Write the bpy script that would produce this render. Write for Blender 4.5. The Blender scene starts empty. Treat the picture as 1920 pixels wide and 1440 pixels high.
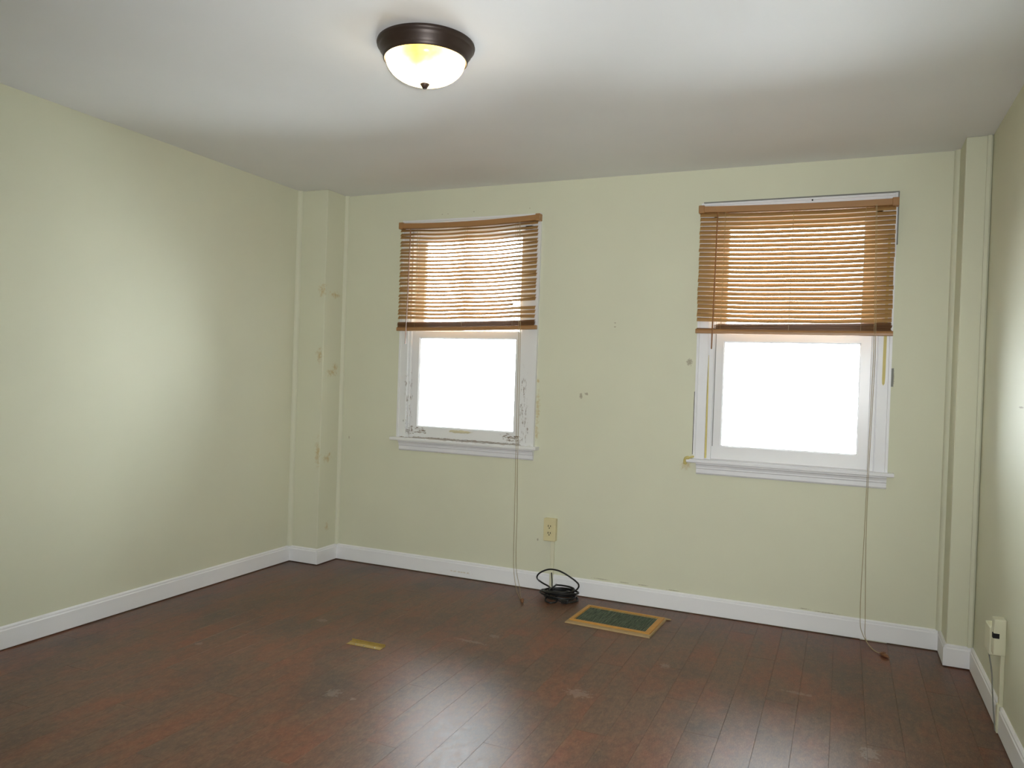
import bpy, bmesh, math, random
from mathutils import Vector, Matrix
random.seed(7)
scene = bpy.context.scene
COL = scene.collection

# ------------------------------------------------------------------ camera
F_PX = 1428.8
CAM = Vector((3.2737, -4.1851, 1.2490))
R_ = Vector((0.91635465, 0.39889406, 0.0343174))
U_ = Vector((-0.03548043, -0.00446934, 0.99936038))
F_ = Vector((-0.39879229, 0.91698613, -0.01005743))
cd = bpy.data.cameras.new('camera')
cd.sensor_width = 36.0
cd.sensor_fit = 'HORIZONTAL'
cd.lens = 36.0 * F_PX / 1920.0
cd.clip_start = 0.02
cam = bpy.data.objects.new('camera', cd)
COL.objects.link(cam)
m = Matrix.Identity(4)
for i in range(3):
    m[i][0], m[i][1], m[i][2], m[i][3] = R_[i], U_[i], -F_[i], CAM[i]
cam.matrix_world = m
scene.camera = cam

# ------------------------------------------------------------------ light
SKY = 19.5          # bright overcast sky
FLASH = 295.0       # the camera's flash
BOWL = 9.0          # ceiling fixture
world = bpy.data.worlds.new('overcast_sky')
scene.world = world
world.use_nodes = True
bg = world.node_tree.nodes['Background']
bg.inputs['Color'].default_value = (0.88, 0.955, 1.0, 1)
bg.inputs['Strength'].default_value = SKY

fl = bpy.data.lights.new('camera_flash', 'SPOT')
fl.energy = FLASH
fl.spot_size = math.radians(94)
fl.spot_blend = 1.0
fl.shadow_soft_size = 0.03
fl.color = (0.95, 0.98, 1.0)
flo = bpy.data.objects.new('camera_flash', fl)
COL.objects.link(flo)
fm = m.copy()
fpos = CAM + R_ * 0.06 + U_ * 0.07
for i in range(3):
    fm[i][3] = fpos[i]
flo.matrix_world = fm

vs = scene.view_settings
vs.view_transform = 'Standard'
vs.look = 'None'
vs.exposure = 0.0
vs.gamma = 1.0
vs.use_curve_mapping = False

# ------------------------------------------------------------------ room dimensions (metres)
W, H, DEPTH = 3.849, 2.4, 5.0
PL_A, PL_B = 0.22, 0.204        # left pier
PR_C, PR_D = 0.1055, 0.212      # right pier


# ------------------------------------------------------------------ materials
def srgb(r, g, b):
    def f(c):
        c /= 255.0
        return c / 12.92 if c <= 0.04045 else ((c + 0.055) / 1.055) ** 2.4
    return (f(r), f(g), f(b), 1.0)


class NT:
    def __init__(self, name):
        self.m = bpy.data.materials.new(name)
        self.m.use_nodes = True
        self.t = self.m.node_tree
        self.b = self.t.nodes['Principled BSDF']
        self.out = self.t.nodes['Material Output']

    def n(self, typ, **kw):
        nd = self.t.nodes.new(typ)
        for k, v in kw.items():
            setattr(nd, k, v)
        return nd

    def l(self, a, b):
        self.t.links.new(a, b)

    def setin(self, sock, v):
        if hasattr(v, 'is_output'):
            self.l(v, sock)
        else:
            sock.default_value = v

    def pos(self, kind='world'):
        if kind == 'world':
            return self.n('ShaderNodeNewGeometry').outputs['Position']
        return self.n('ShaderNodeTexCoord').outputs['Object']

    def scale(self, vec, s):
        v = self.n('ShaderNodeVectorMath', operation='MULTIPLY')
        self.l(vec, v.inputs[0])
        v.inputs[1].default_value = s
        return v.outputs[0]

    def noise(self, vec, scale, detail=3.0, rough=0.55):
        nn = self.n('ShaderNodeTexNoise')
        self.l(vec, nn.inputs['Vector'])
        nn.inputs['Scale'].default_value = scale
        nn.inputs['Detail'].default_value = detail
        nn.inputs['Roughness'].default_value = rough
        return nn.outputs['Fac']

    def math(self, op, a, b=0.0, clamp=False):
        x = self.n('ShaderNodeMath', operation=op, use_clamp=clamp)
        self.setin(x.inputs[0], a)
        self.setin(x.inputs[1], b)
        return x.outputs[0]

    def mapr(self, v, a, b, c=0.0, d=1.0):
        x = self.n('ShaderNodeMapRange')
        self.l(v, x.inputs[0])
        for i, q in enumerate((a, b, c, d)):
            x.inputs[i + 1].default_value = q
        return x.outputs[0]

    def mix(self, fac, a, b):
        x = self.n('ShaderNodeMix', data_type='RGBA')
        self.setin(x.inputs[0], fac)
        self.setin(x.inputs[6], a)
        self.setin(x.inputs[7], b)
        return x.outputs[2]

    def bump(self, h, strength, dist=0.002):
        x = self.n('ShaderNodeBump')
        self.l(h, x.inputs['Height'])
        x.inputs['Strength'].default_value = strength
        x.inputs['Distance'].default_value = dist
        self.l(x.outputs[0], self.b.inputs['Normal'])

    def blob(self, pos, c, rad, nz=None, amt=0.9, soft=0.75):
        """soft-edged ellipsoid mask, broken up by a noise value"""
        s = self.n('ShaderNodeVectorMath', operation='SUBTRACT')
        self.l(pos, s.inputs[0])
        s.inputs[1].default_value = c
        d = self.n('ShaderNodeVectorMath', operation='DIVIDE')
        self.l(s.outputs[0], d.inputs[0])
        d.inputs[1].default_value = rad
        ln = self.n('ShaderNodeVectorMath', operation='LENGTH')
        self.l(d.outputs[0], ln.inputs[0])
        v = ln.outputs['Value']
        if nz is not None:
            w = self.math('MULTIPLY', self.math('SUBTRACT', nz, 0.5), 2.0 * amt)
            v = self.math('ADD', v, w)
        return self.mapr(v, 1.0, soft)

    def blobs(self, pos, lst, nz=None, amt=0.9, soft=0.75):
        acc = None
        for c, rad in lst:
            q = self.blob(pos, c, rad, nz, amt, soft)
            acc = q if acc is None else self.math('MAXIMUM', acc, q)
        return acc


def simple(name, col, rough=0.5, metal=0.0, spec=0.5, var=0.0, scale=20.0, bump=0.0, bscale=60.0):
    k = NT(name)
    if var:
        nz = k.noise(k.pos('obj'), scale)
        c2 = tuple(max(0, c * (1 - var)) for c in col[:3]) + (1,)
        k.l(k.mix(nz, col, c2), k.b.inputs['Base Color'])
    else:
        k.b.inputs['Base Color'].default_value = col
    k.b.inputs['Roughness'].default_value = rough
    k.b.inputs['Metallic'].default_value = metal
    k.b.inputs['Specular IOR Level'].default_value = spec
    if bump:
        k.bump(k.noise(k.pos('obj'), bscale), bump, 0.001)
    return k.m


WALL_C = srgb(217, 217, 193)


def wall_mat(name, stains=(), spots=(), col=WALL_C):
    k = NT(name)
    p = k.pos()
    big = k.noise(p, 1.7, 3)
    fine = k.noise(p, 220, 2)
    c = k.mix(k.mapr(big, 0.35, 0.7), col, tuple(v * 0.965 for v in col[:3]) + (1,))
    if stains:
        nz = k.noise(p, 55, 5, 0.7)
        f = k.math('MULTIPLY', k.blobs(p, stains, nz, 2.0, 0.0), 0.62)
        c = k.mix(f, c, srgb(186, 158, 88))
    if spots:
        nz2 = k.noise(p, 120, 3, 0.6)
        f = k.math('MULTIPLY', k.blobs(p, spots, nz2, 1.1, 0.5), 0.62)
        c = k.mix(f, c, srgb(140, 126, 102))
    k.l(c, k.b.inputs['Base Color'])
    k.b.inputs['Roughness'].default_value = 0.55
    k.b.inputs['Specular IOR Level'].default_value = 0.3
    k.bump(fine, 0.12, 0.001)
    return k.m


M = {}
M['wall'] = wall_mat('pale_yellow_wall_paint', (), [((W, -1.014, 1.201), (.05, .05, .004))])
M['wall_back'] = wall_mat(
    'pale_yellow_back_wall_paint',
    [((1.625, 0, 1.06), (.014, .05, .11)), ((1.622, 0, .93), (.014, .05, .05)), ((1.62, 0, 1.23), (.012, .05, .015)),
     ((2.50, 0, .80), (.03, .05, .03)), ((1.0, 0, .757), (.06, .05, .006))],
    [((1.889, 0, 1.150), (.011, .05, .018)), ((1.922, 0, 1.163), (.012, .05, .009)), ((2.076, 0, 1.571), (.006, .05, .003)),
     ((2.076, 0, 1.549), (.007, .05, .004)), ((2.502, 0, 1.359), (.018, .05, .022)), ((3.495, 0, 1.307), (.007, .05, .05)),
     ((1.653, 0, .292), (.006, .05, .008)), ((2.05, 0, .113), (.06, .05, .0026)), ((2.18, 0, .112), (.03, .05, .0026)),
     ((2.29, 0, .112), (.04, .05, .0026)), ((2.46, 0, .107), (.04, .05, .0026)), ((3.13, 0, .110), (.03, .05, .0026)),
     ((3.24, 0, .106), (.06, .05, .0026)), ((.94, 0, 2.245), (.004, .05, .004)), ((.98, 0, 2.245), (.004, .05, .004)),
     ((.294, 0, .81), (.004, .05, .012)), ((1.16, 0, 2.25), (.004, .05, .004)), ((1.53, 0, 2.25), (.004, .05, .004))])
M['pier'] = wall_mat(
    'stained_pier_paint',
    [((.22, -.10, 1.738), (.05, .055, .022)), ((.22, -.11, 1.232), (.05, .06, .025)), ((.22, -.075, 1.268), (.05, .03, .03)),
     ((.22, -.13, .675), (.05, .045, .025)), ((.22, -.105, .70), (.05, .015, .02)), ((.22, -.11, .23), (.05, .02, .03)),
     ((.20, -.204, 1.76), (.03, .02, .045)), ((.19, -.204, 1.34), (.025, .03, .05)), ((.2, -.204, .72), (.02, .03, .09))])
M['ceiling'] = wall_mat('white_ceiling_paint', col=srgb(238, 238, 238))
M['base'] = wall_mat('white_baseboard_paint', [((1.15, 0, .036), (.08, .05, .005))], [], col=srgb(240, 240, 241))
M['white'] = simple('white_window_paint', srgb(232, 232, 234), 0.4, var=.04)
M['vinyl'] = simple('white_vinyl_sash', srgb(234, 233, 233), 0.3, var=.03)


def peeling():
    k = NT('peeling_white_paint')
    p = k.pos()
    nzv = k.noise(k.scale(p, (1.3, 1.0, 0.22)), 95, 5, 0.75)
    nzh = k.noise(k.scale(p, (0.4, 1.0, 1.6)), 95, 5, 0.75)
    edge = k.noise(p, 30, 3, 0.6)
    v = k.blobs(p, [((.732, .01, 1.10), (.020, .06, .20)), ((.735, .01, .96), (.022, .06, .13)), ((1.53, .01, 1.08), (.026, .06, .22)),
                    ((1.555, .01, .95), (.020, .06, .12))], edge, 0.9)
    v = k.math('MULTIPLY', v, k.mapr(nzv, .555, .60))
    h = k.blobs(p, [((.79, .03, .885), (.085, .06, .022)), ((1.46, .03, .878), (.08, .06, .026)), ((1.5, .03, .865), (.025, .06, .03)),
                    ((.75, .03, .882), (.03, .06, .03))], edge, 0.9)
    h = k.math('MULTIPLY', h, k.mapr(nzh, .50, .55))
    g = k.blobs(p, [((1.12, .0, .841), (.48, .06, .007))], edge, 0.8)
    h = k.math('MAXIMUM', h, k.math('MULTIPLY', g, k.mapr(nzh, .42, .50, .2, .9)))
    h2 = k.blobs(p, [((1.10, .03, .893), (.085, .06, .010))], edge, 0.8)
    thin = k.mapr(k.noise(k.scale(p, (6, 6, 0.25)), 40, 4, 0.6), 0.73, 0.78)
    ms = k.math('MAXIMUM', k.math('MAXIMUM', v, h), k.math('MULTIPLY', thin, 0.35))
    wood = k.mix(k.noise(p, 45, 3), srgb(60, 48, 36), srgb(150, 122, 84))
    c = k.mix(k.math('MULTIPLY', ms, 0.9), srgb(230, 230, 228), wood)
    c = k.mix(k.math('MULTIPLY', h2, 0.7), c, srgb(196, 184, 130))
    k.l(c, k.b.inputs['Base Color'])
    k.b.inputs['Roughness'].default_value = 0.5
    k.bump(k.math('SUBTRACT', 1.0, ms), 0.5, 0.001)
    return k.m


M['peel'] = peeling()


def glass():
    k = NT('window_glass')
    k.t.nodes.remove(k.b)
    tr = k.n('ShaderNodeBsdfTransparent')
    gl = k.n('ShaderNodeBsdfGlossy')
    gl.inputs['Roughness'].default_value = 0.02
    fr = k.n('ShaderNodeFresnel')
    fr.inputs['IOR'].default_value = 1.45
    mx = k.n('ShaderNodeMixShader')
    k.l(fr.outputs[0], mx.inputs[0])
    k.l(tr.outputs[0], mx.inputs[1])
    k.l(gl.outputs[0], mx.inputs[2])
    k.l(mx.outputs[0], k.out.inputs['Surface'])
    return k.m


M['glass'] = glass()


def floor_mat():
    k = NT('dark_walnut_laminate')
    tc = k.n('ShaderNodeTexCoord').outputs['Object']
    oi = k.n('ShaderNodeObjectInfo')
    wp = k.pos()
    comb = k.n('ShaderNodeCombineXYZ')
    k.l(k.math('MULTIPLY', oi.outputs['Random'], 37.0), comb.inputs[0])
    k.l(k.math('MULTIPLY', oi.outputs['Random'], 91.0), comb.inputs[1])
    ad = k.n('ShaderNodeVectorMath', operation='ADD')
    k.l(tc, ad.inputs[0])
    k.l(comb.outputs[0], ad.inputs[1])
    v = ad.outputs[0]
    grain = k.noise(k.scale(v, (9.0, 1.0, 1.0)), 9.0, 6, 0.68)
    fine = k.noise(k.scale(v, (9.0, 1.0, 1.0)), 55.0, 4, 0.75)
    blotch = k.noise(k.scale(v, (1.6, .7, 1.0)), 3.2, 4, 0.6)
    blot2 = k.noise(k.scale(wp, (1.0, .8, 1.0)), 2.6, 3, 0.55)
    mott = k.noise(k.scale(v, (1.6, 1.0, 1.0)), 22.0, 5, 0.72)
    spk = k.noise(k.scale(v, (2.0, 1.0, 1.0)), 160.0, 3, 0.7)
    c = k.mix(k.mapr(grain, .28, .74), srgb(84, 63, 52), srgb(114, 86, 68))
    c = k.mix(k.mapr(blotch, .44, .68, 0, .85), c, srgb(120, 68, 46))
    c = k.mix(k.mapr(blot2, .50, .72, 0, .75), c, srgb(70, 60, 54))
    c = k.mix(k.mapr(mott, .50, .74, 0, .50), c, srgb(136, 104, 82))
    c = k.mix(k.mapr(mott, .50, .26, 0, .55), c, srgb(52, 40, 34))
    c = k.mix(k.mapr(fine, .52, .72, 0, .50), c, srgb(154, 124, 100))
    c = k.mix(k.mapr(fine, .48, .28, 0, .45), c, srgb(50, 38, 32))
    c = k.mix(k.mapr(spk, .58, .80, 0, .30), c, srgb(160, 136, 116))
    nz = k.noise(wp, 55, 5, 0.7)
    sc = k.blobs(wp, [((1.505, -1.755, 0), (.03, .035, .05)), ((1.60, -1.76, 0), (.012, .012, .05)), ((1.78, -.86, 0), (.03, .02, .05)),
                      ((1.72, -.98, 0), (.08, .015, .05)), ((3.15, -.87, 0), (.06, .015, .05)), ((2.60, -.84, 0), (.02, .03, .05)),
                      ((2.74, -1.92, 0), (.07, .03, .05)), ((.93, -1.07, 0), (.03, .02, .05)), ((.66, -1.60, 0), (.02, .015, .05)),
                      ((3.4, -1.3, 0), (.03, .05, .05)), ((2.35, -1.3, 0), (.05, .04, .05))], nz, 2.0)
    c = k.mix(k.math('MULTIPLY', sc, .20), c, srgb(180, 172, 164))
    k.l(c, k.b.inputs['Base Color'])
    r = k.mapr(mott, .3, .7, .31, .39)
    k.l(r, k.b.inputs['Roughness'])
    k.b.inputs['Specular IOR Level'].default_value = 0.27
    k.bump(k.math('ADD', mott, k.math('MULTIPLY', fine, .5)), 0.20, 0.0012)
    return k.m


M['plank'] = floor_mat()
M['subfloor'] = simple('dark_subfloor', srgb(30, 22, 18), .8)
M['slat'] = simple('tan_brown_slat', srgb(172, 134, 84), .38, var=.10, scale=6)
M['slat_shaded'] = simple('shaded_slat_stack', srgb(140, 100, 64), .42, var=.15, scale=8)  # slat colour darkened to paint the shade in the gathered stack
M['headrail'] = simple('brown_headrail', srgb(166, 122, 76), .4, var=.08)
M['cord'] = simple('tan_cord', srgb(172, 154, 118), .8)
M['wand'] = simple('brown_wand', srgb(140, 96, 58), .3)
M['tassel'] = simple('brown_tassel', srgb(140, 96, 64), .6, var=.3, scale=80)
M['bronze'] = simple('oil_rubbed_bronze', srgb(58, 44, 36), .42, metal=.35, var=.25, scale=14)
M['ivory'] = simple('ivory_plastic', srgb(214, 204, 160), .4)
M['painted_box'] = simple('painted_over_cream_box', srgb(222, 220, 192), .45, var=.04, bump=.1)
M['black'] = simple('black_rubber', srgb(20, 20, 20), .38)
M['hole'] = simple('dark_opening', srgb(16, 13, 12), .8)  # near-black for the shade inside slots, gaps and openings; also a screw head
M['metal'] = simple('steel', srgb(190, 190, 190), .25, metal=1)
M['brass'] = simple('dull_brass', srgb(186, 158, 88), .42, metal=.55, var=.35, scale=40, bump=.3, bscale=90)
M['gold'] = simple('gold_painted_frame', srgb(202, 146, 62), .5, var=.3, scale=18)
M['tape'] = simple('tan_tape_border', srgb(178, 150, 104), .6, var=.3, scale=25)
M['caulk'] = simple('yellowed_caulk', srgb(216, 200, 128), .6, var=.15, scale=30)
M['gasket'] = simple('grey_weatherstrip', srgb(138, 138, 132), .7, var=.2, scale=15)


def grille_mat():
    k = NT('green_grille')
    p = k.pos()
    a = k.noise(k.scale(p, (40, 2, 1)), 6, 3)
    c = k.mix(k.mapr(a, .35, .7), srgb(92, 112, 90), srgb(160, 178, 148))
    k.l(c, k.b.inputs['Base Color'])
    k.b.inputs['Roughness'].default_value = .45
    return k.m


M['grille'] = grille_mat()


def bowl_mat():
    k = NT('alabaster_glass')
    p = k.pos('obj')
    nz = k.noise(p, 11, 3, .6)
    # glow painted into the emission, fading with distance from two imagined bulbs
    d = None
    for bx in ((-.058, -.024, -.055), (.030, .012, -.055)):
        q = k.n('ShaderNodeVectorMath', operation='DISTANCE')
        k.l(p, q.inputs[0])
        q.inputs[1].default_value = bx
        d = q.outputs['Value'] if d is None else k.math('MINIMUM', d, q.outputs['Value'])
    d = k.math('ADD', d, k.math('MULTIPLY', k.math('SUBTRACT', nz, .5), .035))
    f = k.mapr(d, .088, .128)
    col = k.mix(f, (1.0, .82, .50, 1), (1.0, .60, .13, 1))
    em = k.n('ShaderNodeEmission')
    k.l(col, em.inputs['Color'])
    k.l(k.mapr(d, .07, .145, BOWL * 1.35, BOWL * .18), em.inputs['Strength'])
    gl = k.n('ShaderNodeBsdfGlossy')
    gl.inputs['Roughness'].default_value = .15
    gl.inputs['Color'].default_value = (.05, .05, .05, 1)
    ads = k.n('ShaderNodeAddShader')
    k.l(em.outputs[0], ads.inputs[0])
    k.l(gl.outputs[0], ads.inputs[1])
    k.l(ads.outputs[0], k.out.inputs['Surface'])
    return k.m


M['bowl'] = bowl_mat()


# ------------------------------------------------------------------ geometry helpers
class MB:
    def __init__(self):
        self.v, self.f = [], []

    def add(self, vs, fs):
        o = len(self.v)
        self.v += [Vector(q) for q in vs]
        self.f += [tuple(i + o for i in q) for q in fs]
        return self

    def box(self, x0, x1, y0, y1, z0, z1):
        vs = [(x, y, z) for z in (z0, z1) for y in (y0, y1) for x in (x0, x1)]
        return self.add(vs, [(0, 2, 3, 1), (4, 5, 7, 6), (0, 1, 5, 4), (2, 6, 7, 3), (0, 4, 6, 2), (1, 3, 7, 5)])

    def prism(self, prof, axis, a, b):
        """closed profile extruded along an axis; profile coordinates are the two other axes in order"""
        n = len(prof)

        def P(q, t):
            q = list(q)
            q.insert(axis, t)
            return q
        vs = [P(q, a) for q in prof] + [P(q, b) for q in prof]
        fs = [(i, (i + 1) % n, n + (i + 1) % n, n + i) for i in range(n)]
        return self.add(vs, fs + [tuple(range(n))[::-1], tuple(range(n, 2 * n))])

    def tube(self, pts, r, n=8, cap=True):
        pts = [Vector(q) for q in pts]
        rings = []
        up = Vector((0.13, 0.21, 0.97))
        for i, q in enumerate(pts):
            t = (pts[min(i + 1, len(pts) - 1)] - pts[max(i - 1, 0)])
            if t.length < 1e-9:
                t = Vector((0, 0, 1))
            t.normalize()
            s = t.cross(up)
            if s.length < 0.05:
                s = t.cross(Vector((1, 0, 0)))
            s.normalize()
            w = s.cross(t).normalized()
            up = w
            rr = r[i] if isinstance(r, (list, tuple)) else r
            rings.append([q + (s * math.cos(a) + w * math.sin(a)) * rr for a in [2 * math.pi * j / n for j in range(n)]])
        vs = [p for ring in rings for p in ring]
        fs = []
        for i in range(len(pts) - 1):
            for j in range(n):
                fs.append((i * n + j, i * n + (j + 1) % n, (i + 1) * n + (j + 1) % n, (i + 1) * n + j))
        if cap:
            fs.append(tuple(range(n))[::-1])
            fs.append(tuple(range((len(pts) - 1) * n, len(pts) * n)))
        return self.add(vs, fs)

    def lathe(self, prof, c, n=64):
        vs, fs = [], []
        for r, z in prof:
            vs += [(c[0] + r * math.cos(2 * math.pi * j / n), c[1] + r * math.sin(2 * math.pi * j / n), z) for j in range(n)]
        for i in range(len(prof) - 1):
            for j in range(n):
                fs.append((i * n + j, i * n + (j + 1) % n, (i + 1) * n + (j + 1) % n, (i + 1) * n + j))
        return self.add(vs, fs)

    def build(self, name, mat, parent=None, origin=(0, 0, 0), smooth=False, bevel=0.0, segs=2):
        o = Vector(origin)
        me = bpy.data.meshes.new(name)
        bm = bmesh.new()
        vv = [bm.verts.new(q - o) for q in self.v]
        for q in self.f:
            try:
                bm.faces.new([vv[i] for i in q])
            except ValueError:
                pass
        bmesh.ops.remove_doubles(bm, verts=bm.verts, dist=1e-6)
        if bevel:
            bmesh.ops.bevel(bm, geom=[e for e in bm.edges if e.is_manifold and e.calc_face_angle(0) > 0.5], offset=bevel,
                            segments=segs, affect='EDGES', profile=0.5, clamp_overlap=True)
        bmesh.ops.recalc_face_normals(bm, faces=bm.faces)
        bm.to_mesh(me)
        bm.free()
        if smooth:
            for q in me.polygons:
                q.use_smooth = True
            me.set_sharp_from_angle(angle=math.radians(40))
        me.materials.append(mat)
        ob = bpy.data.objects.new(name, me)
        COL.objects.link(ob)
        if parent is not None:
            ob.parent = parent
        else:
            ob.location = o
        return ob


def box(*a):
    return MB().box(*a)


def tag(o, label=None, cat=None, group=None, kind=None):
    for k_, v_ in (('label', label), ('category', cat), ('group', group), ('kind', kind)):
        if v_:
            o[k_] = v_
    return o


def empty(name, loc, label=None, cat=None, group=None, kind=None):
    e = bpy.data.objects.new(name, None)
    e.empty_display_size = 0.05
    COL.objects.link(e)
    e.location = loc
    return tag(e, label, cat, group, kind)


def spline(pts, k=6):
    """Catmull-Rom through points"""
    pts = [Vector(q) for q in pts]
    out = []
    for i in range(len(pts) - 1):
        p0, p1, p2, p3 = pts[max(i - 1, 0)], pts[i], pts[i + 1], pts[min(i + 2, len(pts) - 1)]
        for j in range(k):
            t = j / k
            out.append(0.5 * ((2 * p1) + (p2 - p0) * t + (2 * p0 - 5 * p1 + 4 * p2 - p3) * t * t + (3 * p1 - p0 - 3 * p2 + p3) * t ** 3))
    out.append(pts[-1])
    return out


# ------------------------------------------------------------------ room shell
floor = tag(box(-.1, W + .1, -DEPTH - .1, .1, -.06, -.0085).build('floor', M['subfloor']),
            'dark reddish brown wood laminate floor of narrow planks', 'floor', kind='structure')
PWID, PLEN, GAP = 0.12, 1.22, 0.0004
cache = {}


def plank_mesh(w, l):
    key = (round(w, 4), round(l, 4))
    if key not in cache:
        c = 0.0004
        x, y = w / 2, l / 2
        vs = [(-x, -y, -.008), (x, -y, -.008), (x, y, -.008), (-x, y, -.008), (-x, -y, -c), (x, -y, -c), (x, y, -c), (-x, y, -c),
              (-x + c, -y + c, 0), (x - c, -y + c, 0), (x - c, y - c, 0), (-x + c, y - c, 0)]
        fs = [(3, 2, 1, 0)] + [(a + i, a + (i + 1) % 4, a + 4 + (i + 1) % 4, a + 4 + i) for a in (0, 4) for i in range(4)] + [(8, 9, 10, 11)]
        me = bpy.data.meshes.new('plank')
        me.from_pydata(vs, [], fs)
        me.materials.append(M['plank'])
        cache[key] = me
    return cache[key]


x = 2.193 - 19 * PWID
row = 0
while x < W:
    a, b = max(x, 0.0), min(x + PWID, W)
    if b - a > .01:
        st = [0.0, .41, .82, .2, .61, 1.02][row % 6] + .03 * ((row * 7) % 5)
        y = -DEPTH - st
        while y < 0:
            c, d = max(y, -DEPTH), min(y + PLEN, 0.0)
            if d - c > .03:
                o = bpy.data.objects.new('plank', plank_mesh(b - a - GAP, d - c - GAP))
                COL.objects.link(o)
                o.parent = floor
                o.location = ((a + b) / 2, (c + d) / 2, 0)
            y += PLEN
    x += PWID
    row += 1

tag(box(-.1, W + .1, -DEPTH - .1, .2, H, H + .1).build('ceiling', M['ceiling']), 'flat white painted ceiling', 'ceiling', kind='structure')
tag(box(-.1, 0, -DEPTH, 0, -.06, H).build('wall_left', M['wall']), 'pale yellow painted wall on the left, bare', 'wall', kind='structure')
tag(box(W, W + .1, -DEPTH, 0, -.06, H).build('wall_right', M['wall']), 'pale yellow painted wall on the right with a boxed socket', 'wall', kind='structure')
tag(box(-.1, W + .1, -DEPTH - .1, -DEPTH, -.06, H).build('wall_front', M['wall']), 'pale yellow painted wall behind the viewer', 'wall', kind='structure')

# openings (x0, x1, z0, z1)
OPEN = {1: (.729, 1.561, .832, 2.152), 2: (2.600, 3.427, .832, 2.152)}
xs = [-.1, OPEN[1][0], OPEN[1][1], OPEN[2][0], OPEN[2][1], W + .1]
zs = [-.06, .832, 2.152, H]
WT = 0.15
wb = MB()
solid = lambda i, j: 0 <= i < 5 and 0 <= j < 3 and not (j == 1 and i in (1, 3))
for i in range(5):
    for j in range(3):
        if not solid(i, j):
            continue
        x0, x1, z0, z1 = xs[i], xs[i + 1], zs[j], zs[j + 1]
        wb.add([(x0, 0, z0), (x1, 0, z0), (x1, 0, z1), (x0, 0, z1)], [(0, 1, 2, 3)])
        wb.add([(x0, WT, z0), (x1, WT, z0), (x1, WT, z1), (x0, WT, z1)], [(3, 2, 1, 0)])
        if not solid(i - 1, j):
            wb.add([(x0, 0, z0), (x0, 0, z1), (x0, WT, z1), (x0, WT, z0)], [(0, 1, 2, 3)])
        if not solid(i + 1, j):
            wb.add([(x1, 0, z0), (x1, WT, z0), (x1, WT, z1), (x1, 0, z1)], [(0, 1, 2, 3)])
        if not solid(i, j - 1):
            wb.add([(x0, 0, z0), (x0, WT, z0), (x1, WT, z0), (x1, 0, z0)], [(0, 1, 2, 3)])
        if not solid(i, j + 1):
            wb.add([(x0, 0, z1), (x1, 0, z1), (x1, WT, z1), (x0, WT, z1)], [(0, 1, 2, 3)])
tag(wb.build('wall_back', M['wall_back']), 'pale yellow painted wall with two windows in it', 'wall', kind='structure')


# piers boxed into the two far corners
def quarter(cx, cy, sx, sy, r, n=5):
    return [(cx, cy)] + [(cx + sx * r * math.cos(math.pi / 2 * i / n), cy + sy * r * math.sin(math.pi / 2 * i / n)) for i in range(n + 1)]


pl = tag(box(0, PL_A, -PL_B, 0, 0, H).build('trim_1', M['pier'], None, (0, 0, 0), bevel=.004),
         'stained pale yellow boxed pier in the left far corner', 'pier', kind='structure')
MB().prism(quarter(0.0, -PL_B, 1, -1, .024), 2, .1, H).build('corner_strip', M['wall'], pl, smooth=True)
MB().prism(quarter(PL_A, 0, 1, -1, .02), 2, .1, H).build('corner_strip', M['wall'], pl, smooth=True)
pr = tag(box(W - PR_C, W, -PR_D, 0, 0, H).build('trim_2', M['wall'], None, (0, 0, 0), bevel=.004),
         'narrow pale yellow boxed pier in the right far corner', 'pier', kind='structure')
MB().prism(quarter(W - PR_C, 0, -1, -1, .022), 2, .1, H).build('corner_strip', M['wall'], pr, smooth=True)
box(W - .024, W - .006, -PR_D - .012, -PR_D, .1, H).build('corner_strip', M['wall'], pr, bevel=.003)

# baseboards: board with a chamfered cap bead, held just clear of the floor
BH, BT = 0.102, 0.013


def base_prof(s=1):
    return [(0, .005), (-BT * s, .005), (-BT * s, BH - .018), (-(BT - .003) * s, BH - .014), (-(BT - .003) * s, BH - .006), (-.004 * s, BH), (0, BH)]


LB = {'l': 'white painted baseboard along the left wall and pier', 'b': 'white painted baseboard under the two windows',
      'r': 'white painted baseboard along the right wall and pier'}
bl = tag(MB().prism([(-q[0], q[1]) for q in base_prof()], 1, -DEPTH, -PL_B - BT).build('baseboard_left', M['base'], None, (0, -PL_B, 0)),
         LB['l'], 'baseboard', kind='structure')
oL = (0, -PL_B, 0)
MB().prism([(q[0] - PL_B, q[1]) for q in base_prof()], 0, 0, PL_A).build('base_return', M['base'], bl, oL)
MB().prism([(PL_A - q[0], q[1]) for q in base_prof()], 1, -PL_B - BT, 0).build('base_return', M['base'], bl, oL)
tag(MB().prism(base_prof(), 0, PL_A + BT, W - PR_C - BT).build('baseboard_back', M['base'], None, (PL_A, 0, 0)), LB['b'], 'baseboard', kind='structure')
oR = (W, -PR_D, 0)
br = tag(MB().prism([(W + q[0], q[1]) for q in base_prof()], 1, -DEPTH, -PR_D - BT).build('baseboard_right', M['base'], None, oR),
         LB['r'], 'baseboard', kind='structure')
MB().prism([(q[0] - PR_D, q[1]) for q in base_prof()], 0, W - PR_C, W).build('base_return', M['base'], br, oR)
MB().prism([(W - PR_C + q[0], q[1]) for q in base_prof()], 1, -PR_D - BT, 0).build('base_return', M['base'], br, oR)
tag(MB().prism([(q[0] * -1 - DEPTH, q[1]) for q in base_prof()], 0, 0, W).build('baseboard_front', M['base'], None, (0, -DEPTH, 0)),
    'white painted baseboard behind the viewer', 'baseboard', kind='structure')


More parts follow.
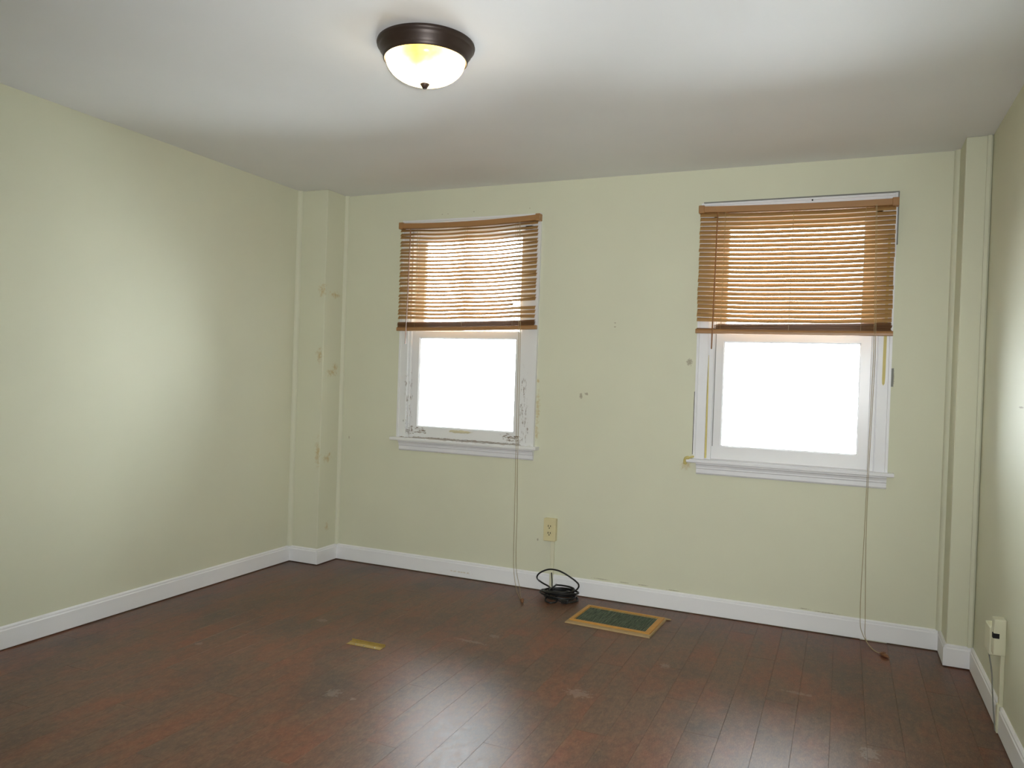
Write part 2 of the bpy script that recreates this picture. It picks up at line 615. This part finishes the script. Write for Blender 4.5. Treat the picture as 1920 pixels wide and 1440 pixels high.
# ------------------------------------------------------------------ windows
def window(n, x0, x1, cl, cr, sl, sr, mat, label):
    """cl/cr: outer casing edges; x0/x1: opening; sl/sr: sash edges"""
    z0, z1 = OPEN[n][2], OPEN[n][3]
    o = (cl, 0, z0)
    w = empty('window_%d' % n, o, label, 'window', kind='structure')
    top = 2.213
    cas = mat
    # casing boards: flat with a slightly raised outer back-band
    MB().prism([(cl, 0), (cl, -.022), (cl + .012, -.022), (cl + .014, -.017), (x0, -.015), (x0, 0)], 2, z0, top).build('casing', cas, w, o)
    MB().prism([(cr, 0), (cr, -.022), (cr - .012, -.022), (cr - .014, -.017), (x1, -.015), (x1, 0)], 2, z0, top).build('casing', cas, w, o)
    MB().prism([(0, z1), (-.015, z1), (-.017, top - .014), (-.021, top - .012), (-.021, top - .001), (0, top - .001)], 0, cl + .013, cr - .013).build('casing', cas, w, o)
    # jamb liner
    t = .004
    for a, b in ((x0, x0 + t), (x1 - t, x1)):
        box(a, b, 0, WT, z0, z1).build('jamb', cas, w, o)
    box(x0 + t, x1 - t, 0, WT, z1 - t, z1).build('jamb', cas, w, o)
    box(x0 + t, x1 - t, -.01, WT + .03, z0 - .0, z0 + .004).build('outer_sill', cas, w, o)
    # stops that hold the sash
    for a, b in ((x0 + t, sl), (sr, x1 - t)):
        box(a, b, .002, .026, z0 + .004, z1 - t).build('stop', cas, w, o, bevel=.002)
        box(a, b - .0, .060, .070, z0 + .004, z1 - t).build('stop', cas, w, o)
    box(x0 + t, x1 - t, .002, .026, z1 - .03, z1 - t).build('stop', cas, w, o, bevel=.002)

    def sash(name, ya, yb, za, zb, bot, topr, st):
        s = MB()
        xa, xb = sl - .006, sr + .006
        xi, xj = sl + st, sr - st
        zi, zj = za + bot, zb - topr
        ch = .006
        ym = ya + .012
        # ring with a chamfered glazing edge
        outer = [(xa, za), (xb, za), (xb, zb), (xa, zb)]
        inn = [(xi - ch, zi - ch), (xj + ch, zi - ch), (xj + ch, zj + ch), (xi - ch, zj + ch)]
        inn2 = [(xi, zi), (xj, zi), (xj, zj), (xi, zj)]
        vs = [(q[0], ya, q[1]) for q in outer] + [(q[0], ya, q[1]) for q in inn] + [(q[0], ym, q[1]) for q in inn2] + \
             [(q[0], yb, q[1]) for q in inn2] + [(q[0], yb, q[1]) for q in outer]
        fs = [(r * 4 + i, r * 4 + (i + 1) % 4, ((r + 1) % 5) * 4 + (i + 1) % 4, ((r + 1) % 5) * 4 + i) for r in range(5) for i in range(4)]
        s.add(vs, fs)
        so = s.build(name, mat if n == 1 else M['vinyl'], w, o)
        box(xi, xj, (ya + yb) / 2 + .001, (ya + yb) / 2 + .005, zi, zj).build('pane', M['glass'], so, o)
        return so
    low = sash('lower_sash', .028, .058, z0 + .006, 1.515, .078, .045, .052)
    upp = sash('upper_sash', .072, .102, 1.48, z1 - .006, .045, .05, .050)
    # stool and moulded apron
    MB().prism([(-.052, .820), (-.055, .824), (-.055, .835), (-.051, .839), (-.0, .839), (.03, .842), (.03, .832), (0, .832), (0, .820)], 0,
               cl - .028, cr + .028).build('stool', M['peel'] if n == 1 else cas, w, o)
    MB().prism([(0, .820), (-.034, .820), (-.034, .813), (-.026, .808), (-.022, .797), (-.022, .790), (-.017, .786), (-.017, .765), (-.013, .760), (-.010, .757),
                (0, .757)], 0, cl + .02, cr - .003).build('apron', M['white'], w, o)
    return w, low, o


w1, low1, o1 = window(1, .729, 1.561, .669, 1.613, .742, 1.505, M['peel'], 'left window with chipped peeling white paint and a worn sill')
w2, low2, o2 = window(2, 2.600, 3.427, 2.540, 3.486, 2.629, 3.394, M['white'], 'right window with clean white frame and yellowed caulk')
# finger lift on the worn sash
MB().prism([(.027, .888), (.018, .888), (.016, .891), (.018, .8935), (.027, .8935)], 0, 1.03, 1.165).build('sash_lift', M['peel'], low1, o1)
# clips, caulk and weatherstrip of the second window
sv = MB()
prof = [(3.449, 2.0), (3.461, 2.0), (3.460, 1.30), (3.458, 1.275), (3.452, 1.266), (3.447, 1.275), (3.446, 1.30)]
sv.add([(a, -.0165, b) for a, b in prof] + [(a, -.0205, b) for a, b in prof],
       [tuple(range(7)), tuple(range(13, 6, -1))] + [(i, (i + 1) % 7, 7 + (i + 1) % 7, 7 + i) for i in range(7)])
sv.build('caulk', M['caulk'], w2, o2)
MB().tube([(2.603, -.001, 1.40), (2.604, -.002, 1.2), (2.604, -.002, .845)], [.001, .004, .006], 8).build('caulk', M['caulk'], w2, o2)
MB().tube(spline([(2.545, -.026, .850), (2.528, -.05, .846), (2.508, -.045, .838), (2.503, -.03, .81)]), [.006] * 7 + [.010] * 12, 8).build('caulk', M['caulk'], w2, o2, smooth=True)
box(2.5335, 2.5395, -.001, -.0005 - .002, .86, 1.20).build('gap_shade', M['hole'], w2, o2)  # solid dark strip standing in for the shade in the casing gap
gk = MB()
gk.box(2.552, 3.487, -.024, -.002, 2.213, 2.2185)
gk.box(3.4865, 3.492, -.024, -.002, 1.96, 2.2185)
gk.build('weatherstrip', M['gasket'], w2, o2)
box(3.487, 3.497, -.008, -.0005, 1.262, 1.352).build('weatherstrip', M['gasket'], w2, o2)
MB().tube([(3.095, -.0165, 2.199), (3.095, -.0225, 2.199)], .004, 10).build('screw_head', M['hole'], w2, o2)
box(2.632, 2.636, .0275, .0265, .91, 1.515).build('sash_track', M['gasket'], w2, o2)


# ------------------------------------------------------------------ venetian blinds
YB = -.046


def slat_mesh(x0, x1, zf, tf, yc=YB, wd=.0254, n=26, th=.0007):
    """one thin curved slat; zf(x) height, tf(x) tilt in radians (room edge lower)"""
    mb = MB()
    K = 5
    vs = []
    for i in range(n + 1):
        x = x0 + (x1 - x0) * i / n
        a = tf(x)
        ca, sa = math.cos(a), math.sin(a)
        for side in (0, 1):
            for j in range(K):
                u = (j / (K - 1) - .5)
                s = u * wd
                h = .0022 * (1 - 4 * u * u) - (th if side else 0)
                # s along slat from room edge (-) to outer edge (+)
                vs.append((x, yc + s * ca - h * sa, zf(x) + s * sa + h * ca))
    R = 2 * K
    fs = []
    for i in range(n):
        for j in range(K - 1):
            fs.append((i * R + j, i * R + j + 1, (i + 1) * R + j + 1, (i + 1) * R + j))
            fs.append((i * R + K + j + 1, i * R + K + j, (i + 1) * R + K + j, (i + 1) * R + K + j + 1))
        fs.append((i * R, (i + 1) * R, (i + 1) * R + K, i * R + K))
        fs.append((i * R + K - 1, i * R + 2 * K - 1, (i + 1) * R + 2 * K - 1, (i + 1) * R + K - 1))
    for i in (0, n):
        fs += [(i * R + j, i * R + j + 1, i * R + K + j + 1, i * R + K + j) for j in range(K - 1)]
    return mb.add(vs, fs)


def lerp(a, b, t):
    return a + (b - a) * t


def blind(label, o, spec):
    g = empty('venetian_blind', o, label, 'blind', 'tan slatted blinds')
    xa, xb = spec['x']
    hl, hr, bow = spec['head']            # headrail underside heights and bow
    tx = lambda x: (x - xa) / (xb - xa)
    hz = lambda x: lerp(hl, hr, tx(x)) - bow * 4 * tx(x) * (1 - tx(x))
    # headrail: U channel bowed along its length
    hd = MB()
    n = 16
    prof = [(-.034, .002), (-.034, .031), (-.031, .033), (-.006, .033), (-.004, .031), (-.004, .002), (-.006, 0), (-.031, 0)]
    vs = [(xa + (xb - xa) * i / n, YB + .019 + q[0], hz(xa + (xb - xa) * i / n) + q[1]) for i in range(n + 1) for q in prof]
    P = len(prof)
    fs = [(i * P + j, i * P + (j + 1) % P, (i + 1) * P + (j + 1) % P, (i + 1) * P + j) for i in range(n) for j in range(P)]
    fs += [tuple(range(P)), tuple(range(n * P, n * P + P))]
    hd.add(vs, fs).build('headrail', M['headrail'], g, o)
    for xe, s in ((xa, 1), (xb, -1)):
        z = hz(xe)
        box(*sorted((xe - s * .004, xe + s * .026)), YB - .018, -.0225, z - .004, z + .037).build('bracket', M['headrail'], g, o, bevel=.003)
    # slats
    N = spec['n']
    ztop = lambda x: hz(x) - spec['first']
    zbot = lambda x: lerp(spec['last'][0], spec['last'][1], tx(x)) - spec['last'][2] * 4 * tx(x) * (1 - tx(x))
    rnd = random.Random(spec['seed'])
    for i in range(N):
        f = i / (N - 1)
        jl, jr, jt = rnd.uniform(-1, 1) * spec['jit'], rnd.uniform(-1, 1) * spec['jit'], rnd.uniform(-1, 1) * spec['tj']
        lo, hi = xa + spec['in'][0] + rnd.uniform(-.002, .002), xb - spec['in'][1] + rnd.uniform(-.002, .002)
        if i in spec['cut']:
            c0, c1 = spec['cut'][i]
            lo, hi = max(lo, c0), min(hi, c1)
        lad = spec['lad']

        def zf(x, f=f, jl=jl, jr=jr):
            z = lerp(ztop(x), zbot(x), f)
            if x < lad[0]:
                z += jl * (lad[0] - x) / .12 - spec['droop'] * ((lad[0] - x) / .12) ** 2
            elif x > lad[-1]:
                z += jr * (x - lad[-1]) / .12 - spec['droop'] * ((x - lad[-1]) / .12) ** 2
            else:
                for p, q in zip(lad[:-1], lad[1:]):
                    if p <= x <= q:
                        u = (x - p) / (q - p)
                        z -= spec['sag'] * 4 * u * (1 - u)
            return z

        def tf(x, f=f, jt=jt):
            e = max(0.0, lad[0] - x, x - lad[-1]) / .12
            c = math.exp(-((x - lad[1]) / .06) ** 2)
            return math.radians(lerp(spec['tilt'][0], spec['tilt'][1], f) + jt + spec['tend'] * min(1, e) + spec['tmid'] * c)
        slat_mesh(lo, hi, zf, tf).build('slat', M['slat'], g, o, smooth=True)
    # gathered slats resting on the bottom rail
    rl = lambda x: lerp(spec['rail'][0], spec['rail'][1], tx(x)) - spec['rail'][2] * 4 * tx(x) * (1 - tx(x))
    for i in range(spec['stack']):
        lo, hi = xa + spec['in'][0] + rnd.uniform(-.003, .004), xb - spec['in'][1] + rnd.uniform(-.004, .003)
        if i >= spec['stackcut'][0]:
            lo = max(lo, spec['stackcut'][1] + .01 * (i % 3))
        k = i
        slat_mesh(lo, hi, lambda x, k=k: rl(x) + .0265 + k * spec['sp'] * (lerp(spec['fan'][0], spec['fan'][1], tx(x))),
                  lambda x, k=k: math.radians(12 + 3 * (k % 3)), n=14).build('slat', M['slat_shaded'], g, o, smooth=True)
    # bottom rail
    rb = MB()
    prof = [(-.0125, .002), (-.0135, .008), (-.0130, .018), (-.008, .0235), (.008, .0235), (.0130, .018), (.0135, .008), (.0125, .002), (.010, 0), (-.010, 0)]
    P = len(prof)
    vs = [(xa + .001 + (xb - xa - .002) * i / n, YB + q[0], rl(xa + (xb - xa) * i / n) + q[1]) for i in range(n + 1) for q in prof]
    fs = [(i * P + j, i * P + (j + 1) % P, (i + 1) * P + (j + 1) % P, (i + 1) * P + j) for i in range(n) for j in range(P)]
    fs += [tuple(range(P)), tuple(range(n * P, n * P + P))]
    rb.add(vs, fs).build('bottom_rail', M['headrail'], g, o, smooth=True)
    # ladder cords
    for x in spec['lad']:
        lc = MB()
        for dy in (-.0135, .0135):
            lc.tube([(x, YB + dy, hz(x)), (x - .002, YB + dy, (hz(x) + rl(x)) / 2), (x - .004, YB + dy, rl(x) + .022)], .0009, 5)
        lc.build('ladder_cord', M['cord'], g, o)
    # tilt wand
    wd = MB().tube(spec['wand'], .0036, 6)
    wd.build('tilt_wand', M['wand'], g, o)
    # lift cords down to the floor
    for path in spec['cords']:
        MB().tube(spline(path, 8), .0013, 6).build('lift_cord', M['cord'], g, o, smooth=True)
    tp = spec['tassel']
    ts = MB()
    ts.tube(tp, [.003, .006, .0085, .009, .0075, .003], 10)
    a = Vector(tp[2])
    for q in range(3):
        ang = q * 2.1 + .4
        ts.tube([a + Vector((.009 * math.cos(t + ang), .008 * math.sin(t + ang), .003 + .006 * math.sin(t * 2 + q) + .002)) for t in [i * .7 for i in range(8)]], .0022, 6)
    ts.build('tassel', M['tassel'], g, o, smooth=True)
    return g


# left blind: warped, sagging, one broken slat
blind('bent and sagging tan slatted blind hanging on the chipped left window', (.66, 0, 2.19), dict(
    x=(.668, 1.618), head=(2.158, 2.166, .014), n=24, first=.010, last=(1.598, 1.612, .006), seed=3, jit=.004, tj=3.5,
    **{'in': (.006, .012)}, cut={20: (0, 1.466)}, lad=(.803, 1.135, 1.470), droop=.001, sag=.0035,
    tilt=(36, 42), tend=12, tmid=8, rail=(1.512, 1.529, .003), stack=9, stackcut=(99, 0), sp=.0033, fan=(1.0, 1.05),
    wand=[(.757, -.069, 2.15), (.752, -.068, 1.9), (.743, -.066, 1.43)],
    cords=[[(1.500, -.066, 2.158), (1.522, -.067, 1.60), (1.526, -.067, 1.45), (1.534, -.066, .85), (1.537, -.068, .70), (1.543, -.066, .45), (1.548, -.066, .15),
            (1.580, -.075, .012), (1.62, -.16, .004), (1.683, -.285, .006)],
           [(1.494, -.066, 2.158), (1.512, -.068, 1.60), (1.516, -.068, 1.45), (1.522, -.067, .85), (1.525, -.068, .70), (1.528, -.067, .45), (1.533, -.067, .14),
            (1.560, -.080, .012), (1.61, -.17, .004), (1.681, -.288, .007)]],
    tassel=[(1.678, -.276, .006), (1.682, -.284, .008), (1.686, -.292, .010), (1.690, -.299, .010), (1.694, -.305, .009), (1.698, -.312, .006)]))

# right blind: straight, closed further, gathered slats snapped off at its left end
blind('straight tan slatted blind hanging on the clean right window', (2.54, 0, 2.19), dict(
    x=(2.536, 3.486), head=(2.157, 2.144, .006), n=25, first=.012, last=(1.590, 1.585, .007), seed=11, jit=.0012, tj=1.2,
    **{'in': (.004, .008)}, cut={}, lad=(2.671, 3.010, 3.345), droop=0.0, sag=.0012,
    tilt=(55, 54), tend=3, tmid=1, rail=(1.514, 1.509, .002), stack=9, stackcut=(1, 2.632), sp=.0036, fan=(.75, 1.25),
    wand=[(2.633, -.069, 2.15), (2.631, -.068, 1.9), (2.626, -.066, 1.43)],
    cords=[[(3.388, -.066, 2.15), (3.402, -.067, 1.50), (3.402, -.066, 1.30), (3.396, -.067, .86), (3.393, -.067, .54), (3.388, -.066, .25), (3.390, -.066, .10), (3.399, -.07, .055),
            (3.418, -.085, .02), (3.438, -.13, .004), (3.456, -.175, .004), (3.478, -.205, .006)],
           [(3.393, -.066, 2.15), (3.409, -.067, 1.50), (3.409, -.066, 1.30), (3.402, -.068, .86), (3.401, -.068, .54), (3.408, -.067, .25), (3.412, -.067, .10), (3.413, -.068, .045),
            (3.424, -.08, .012), (3.440, -.12, .004), (3.452, -.165, .005), (3.478, -.207, .007)]],
    tassel=[(3.474, -.203, .006), (3.480, -.210, .007), (3.488, -.219, .008), (3.496, -.228, .008), (3.503, -.236, .008), (3.510, -.244, .005)]))

# ------------------------------------------------------------------ ceiling light
LC = (1.890, -1.860)
oc = (LC[0], LC[1], H)
lamp = empty('ceiling_light', oc, 'round dark bronze flush ceiling light with a glowing alabaster glass bowl', 'ceiling light')
MB().lathe([(.0, 2.3995), (.170, 2.3995), (.1715, 2.394), (.170, 2.388), (.165, 2.384), (.1635, 2.380), (.160, 2.372), (.152, 2.361), (.149, 2.352), (.1475, 2.344),
            (.144, 2.341), (.140, 2.344), (.139, 2.356), (.134, 2.39), (0, 2.39)], LC, 96).build('pan', M['bronze'], lamp, oc, smooth=True)
bp = [(.138, 2.352), (.1385, 2.346)]
for i in range(1, 13):
    a = math.pi / 2 * i / 12
    bp.append((.1385 * math.cos(a) if i < 12 else .004, 2.346 - .084 * math.sin(a)))
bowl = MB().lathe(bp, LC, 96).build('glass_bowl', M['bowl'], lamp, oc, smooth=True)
MB().lathe([(.0, 2.268), (.015, 2.268), (.0168, 2.264), (.0160, 2.260), (.0115, 2.254), (.009, 2.249), (.006, 2.246), (0, 2.245)], LC, 24).build(
    'finial', M['bronze'], lamp, oc, smooth=True)

# ------------------------------------------------------------------ wall outlet under the windows
ox, oy, oz = 1.702, -.036, .300
oo = (1.737, 0, oz)
out = empty('wall_outlet', oo, 'ivory surface mounted double socket on the wall between the windows', 'outlet')
box(1.702, 1.774, -.031, 0, .300, .430).build('box', M['ivory'], out, oo, bevel=.003)
pla = box(1.701, 1.775, -.037, -.031, .299, .431).build('cover_plate', M['ivory'], out, oo, bevel=.0025)
MB().tube([(1.738, -.0365, .365), (1.738, -.0385, .365)], .003, 10).build('screw', M['ivory'], pla, oo)
for zc in (.385, .345):
    f = MB()
    pr_ = [(1.738 + .0165 * math.cos(t) * (1 if abs(math.cos(t)) < .8 else .95), zc + .0145 * max(-.82, min(.82, math.sin(t)))) for t in [2 * math.pi * i / 20 for i in range(20)]]
    f.add([(a, -.037, b) for a, b in pr_] + [(a, -.0395, b) for a, b in pr_],
          [tuple(range(20, 40))] + [(i, (i + 1) % 20, 20 + (i + 1) % 20, 20 + i) for i in range(20)])
    fo = f.build('receptacle', M['ivory'], out, oo)
    for dx, h in ((-.0068, .0058), (.0068, .0048)):
        box(1.738 + dx - .002, 1.738 + dx + .002, -.0398, -.0393, zc + .003 - h, zc + .003 + h).build('slot', M['hole'], fo, oo)
    MB().tube([(1.738, -.0393, zc - .0085), (1.738, -.0399, zc - .0085)], .0034, 8).build('slot', M['hole'], fo, oo)
box(1.741, 1.762, -.016, 0, .10, .300).build('wire_channel', M['painted_box'], out, oo, bevel=.002)
box(1.744, 1.764, -.028, -.0135, .004, .112).build('wire_channel', M['painted_box'], out, oo, bevel=.002)

# ------------------------------------------------------------------ boxed socket on the right wall
rx = W
ro = (W, -.87, .29)
rbx = empty('wall_outlet', ro, 'painted over cream junction box with a dark opening on the right wall', 'outlet')
box(W - .040, W, -.925, -.875, .290, .422).build('box', M['painted_box'], rbx, ro, bevel=.004)
box(W - .045, W, -.875, -.775, .275, .378).build('box', M['painted_box'], rbx, ro, bevel=.004)
box(W - .0425, W - .022, -.9256, -.905, .353, .371).build('opening', M['hole'], rbx, ro)
box(W - .014, W, -.912, -.893, .10, .292).build('wire_channel', M['painted_box'], rbx, ro, bevel=.002)
box(W - .019, W - BT + .002, -.914, -.891, .004, .108).build('wire_channel', M['painted_box'], rbx, ro, bevel=.002)
MB().tube(spline([(W - .036, -.80, .276), (W - .024, -.81, .20), (W - .020, -.825, .12), (W - .020, -.86, .06), (W - .020, -.90, .007)]), .0024, 6).build(
    'hanging_wire', M['gasket'], rbx, ro, smooth=True)

# ------------------------------------------------------------------ coiled black power cord
co = (1.85, -.13, 0)
cc = empty('power_cord', co, 'tangled coil of black power cord on the floor below the socket', 'cord')
rr = random.Random(5)
pts = []
for i in range(150):
    t = i / 149
    a = t * 2 * math.pi * 8.3
    k = 1 + .18 * math.sin(a * .37 + 1) + .10 * math.sin(a * 1.31)
    pts.append((1.842 + .092 * k * math.cos(a) + .016 * math.sin(a * .21), -.125 + .062 * k * math.sin(a), .010 + .047 * t + .008 * math.sin(a * .9) * (t > .1)))
MB().tube(pts, .0048, 8).build('coil', M['black'], cc, co, smooth=True)
MB().tube(spline([(1.79, -.12, .05), (1.757, -.07, .048), (1.712, -.05, .056), (1.679, -.048, .074), (1.679, -.048, .096), (1.703, -.048, .119), (1.747, -.048, .139), (1.798, -.048, .141),
                  (1.837, -.048, .131), (1.875, -.048, .114), (1.913, -.05, .094), (1.934, -.055, .076), (1.93, -.07, .055), (1.90, -.11, .03)], 8), .0046, 8).build(
    'loop', M['black'], cc, co, smooth=True)
MB().tube(spline([(1.80, -.15, .03), (1.79, -.19, .018), (1.80, -.225, .010), (1.833, -.24, .008), (1.858, -.215, .010), (1.85, -.18, .022), (1.82, -.15, .04)], 8), .0046, 8).build(
    'loop', M['black'], cc, co, smooth=True)
MB().tube(spline([(1.80, -.11, .045), (1.775, -.06, .05), (1.764, -.034, .075), (1.758, -.031, .118)], 6), .0032, 7).build('loop', M['black'], cc, co, smooth=True)
pgo = box(1.885, 1.925, -.215, -.195, .006, .028).build('plug', M['black'], cc, co, bevel=.004)
for dz in (.012, .022):
    box(1.868, 1.886, -.2085, -.2015, dz - .001, dz + .001).build('plug_blade', M['metal'], pgo, co)
box(1.80, 1.808, -.19, -.06, .058, .066).build('tie_wrap', M['black'], cc, co, bevel=.002)

# ------------------------------------------------------------------ floor register
vo = (2.24, -.34, 0)
vent = empty('floor_vent', vo, 'floor register with green louvres and a gold and tan frame', 'floor vent')
vent.rotation_euler = (0, 0, math.radians(-2.6))
L_, D_ = .222, .172


def ring(x0, x1, y0, y1, a0, a1, b0, b1, zl, zh):
    mb = MB()
    o4 = [(x0, y0), (x1, y0), (x1, y1), (x0, y1)]
    i4 = [(a0, b0), (a1, b0), (a1, b1), (a0, b1)]
    vs = [(p[0], p[1], zl) for p in o4] + [(p[0] * .99, p[1] * .985, zh) for p in o4] + [(p[0], p[1], zh) for p in i4] + [(p[0], p[1], zl) for p in i4]
    return mb.add(vs, [(r * 4 + i, r * 4 + (i + 1) % 4, ((r + 1) % 4) * 4 + (i + 1) % 4, ((r + 1) % 4) * 4 + i) for r in range(4) for i in range(4)])


ring(-L_, L_, -D_, D_, -.206, .206, -.134, .146, .0005, .0075).build('border', M['tape'], vent)
ring(-.214, .214, -.140, .154, -.194, .184, -.118, .138, .0005, .013).build('frame', M['gold'], vent, bevel=.0025)
box(-.204, .192, -.126, .146, .0005, .002).build('duct_shade', M['hole'], vent)  # near-black plate painting the shade down in the duct
gr = MB()
ns = 54
for i in range(ns):
    xx = -.194 + .376 * (i + .5) / ns
    hgt = .0085 + .0012 * random.random()
    gr.add([(xx - .0032, -.119, .0045), (xx - .0014, -.119, .0045), (xx + .0032, -.119, hgt), (xx + .0014, -.119, hgt + .0006),
            (xx - .0032, .139, .0045), (xx - .0014, .139, .0045), (xx + .0032, .139, hgt), (xx + .0014, .139, hgt + .0006)],
           [(0, 1, 2, 3), (7, 6, 5, 4), (0, 4, 5, 1), (1, 5, 6, 2), (2, 6, 7, 3), (3, 7, 4, 0)])
tag(gr.build('grille', M['grille'], vent), 'green louvred grille of fine slats', kind='stuff')
tab = MB().tube([(.205, .150, .005), (.228, .158, .006), (.243, .158, .004)], [.010, .010, .007], 8)
for q in tab.v:
    q.z = .0015 + (q.z - .004) * .35 + .003
tab.build('tape_tab', M['tape'], vent)

# ------------------------------------------------------------------ bent brass strip lying on the floor
so = (1.32, -1.258, 0)
strip = empty('metal_strip', so, 'short bent brass strip lying loose on the bare floor', 'metal strip')
strip.rotation_euler = (0, 0, math.radians(1.5))
MB().prism([(-.026, .0005), (.004, .0005), (.006, .004), (.008, .0005), (.020, .0005), (.0225, .011), (.0205, .0115), (.018, .0022), (.009, .0022), (.006, .0062), (.003, .0022), (-.025, .0022)],
           0, -.089, .089).build('strip', M['brass'], strip, bevel=.0004, segs=1)
for xx, yy in ((-.045, -.017), (.0, -.019), (.055, -.018), (-.06, .014), (.005, .013), (.06, .014)):
    MB().lathe([(.0038, .0022), (.0034, .0038), (.0015, .0045), (0, .0045)], (xx, yy), 12).build('rivet', M['metal'], strip, smooth=True)
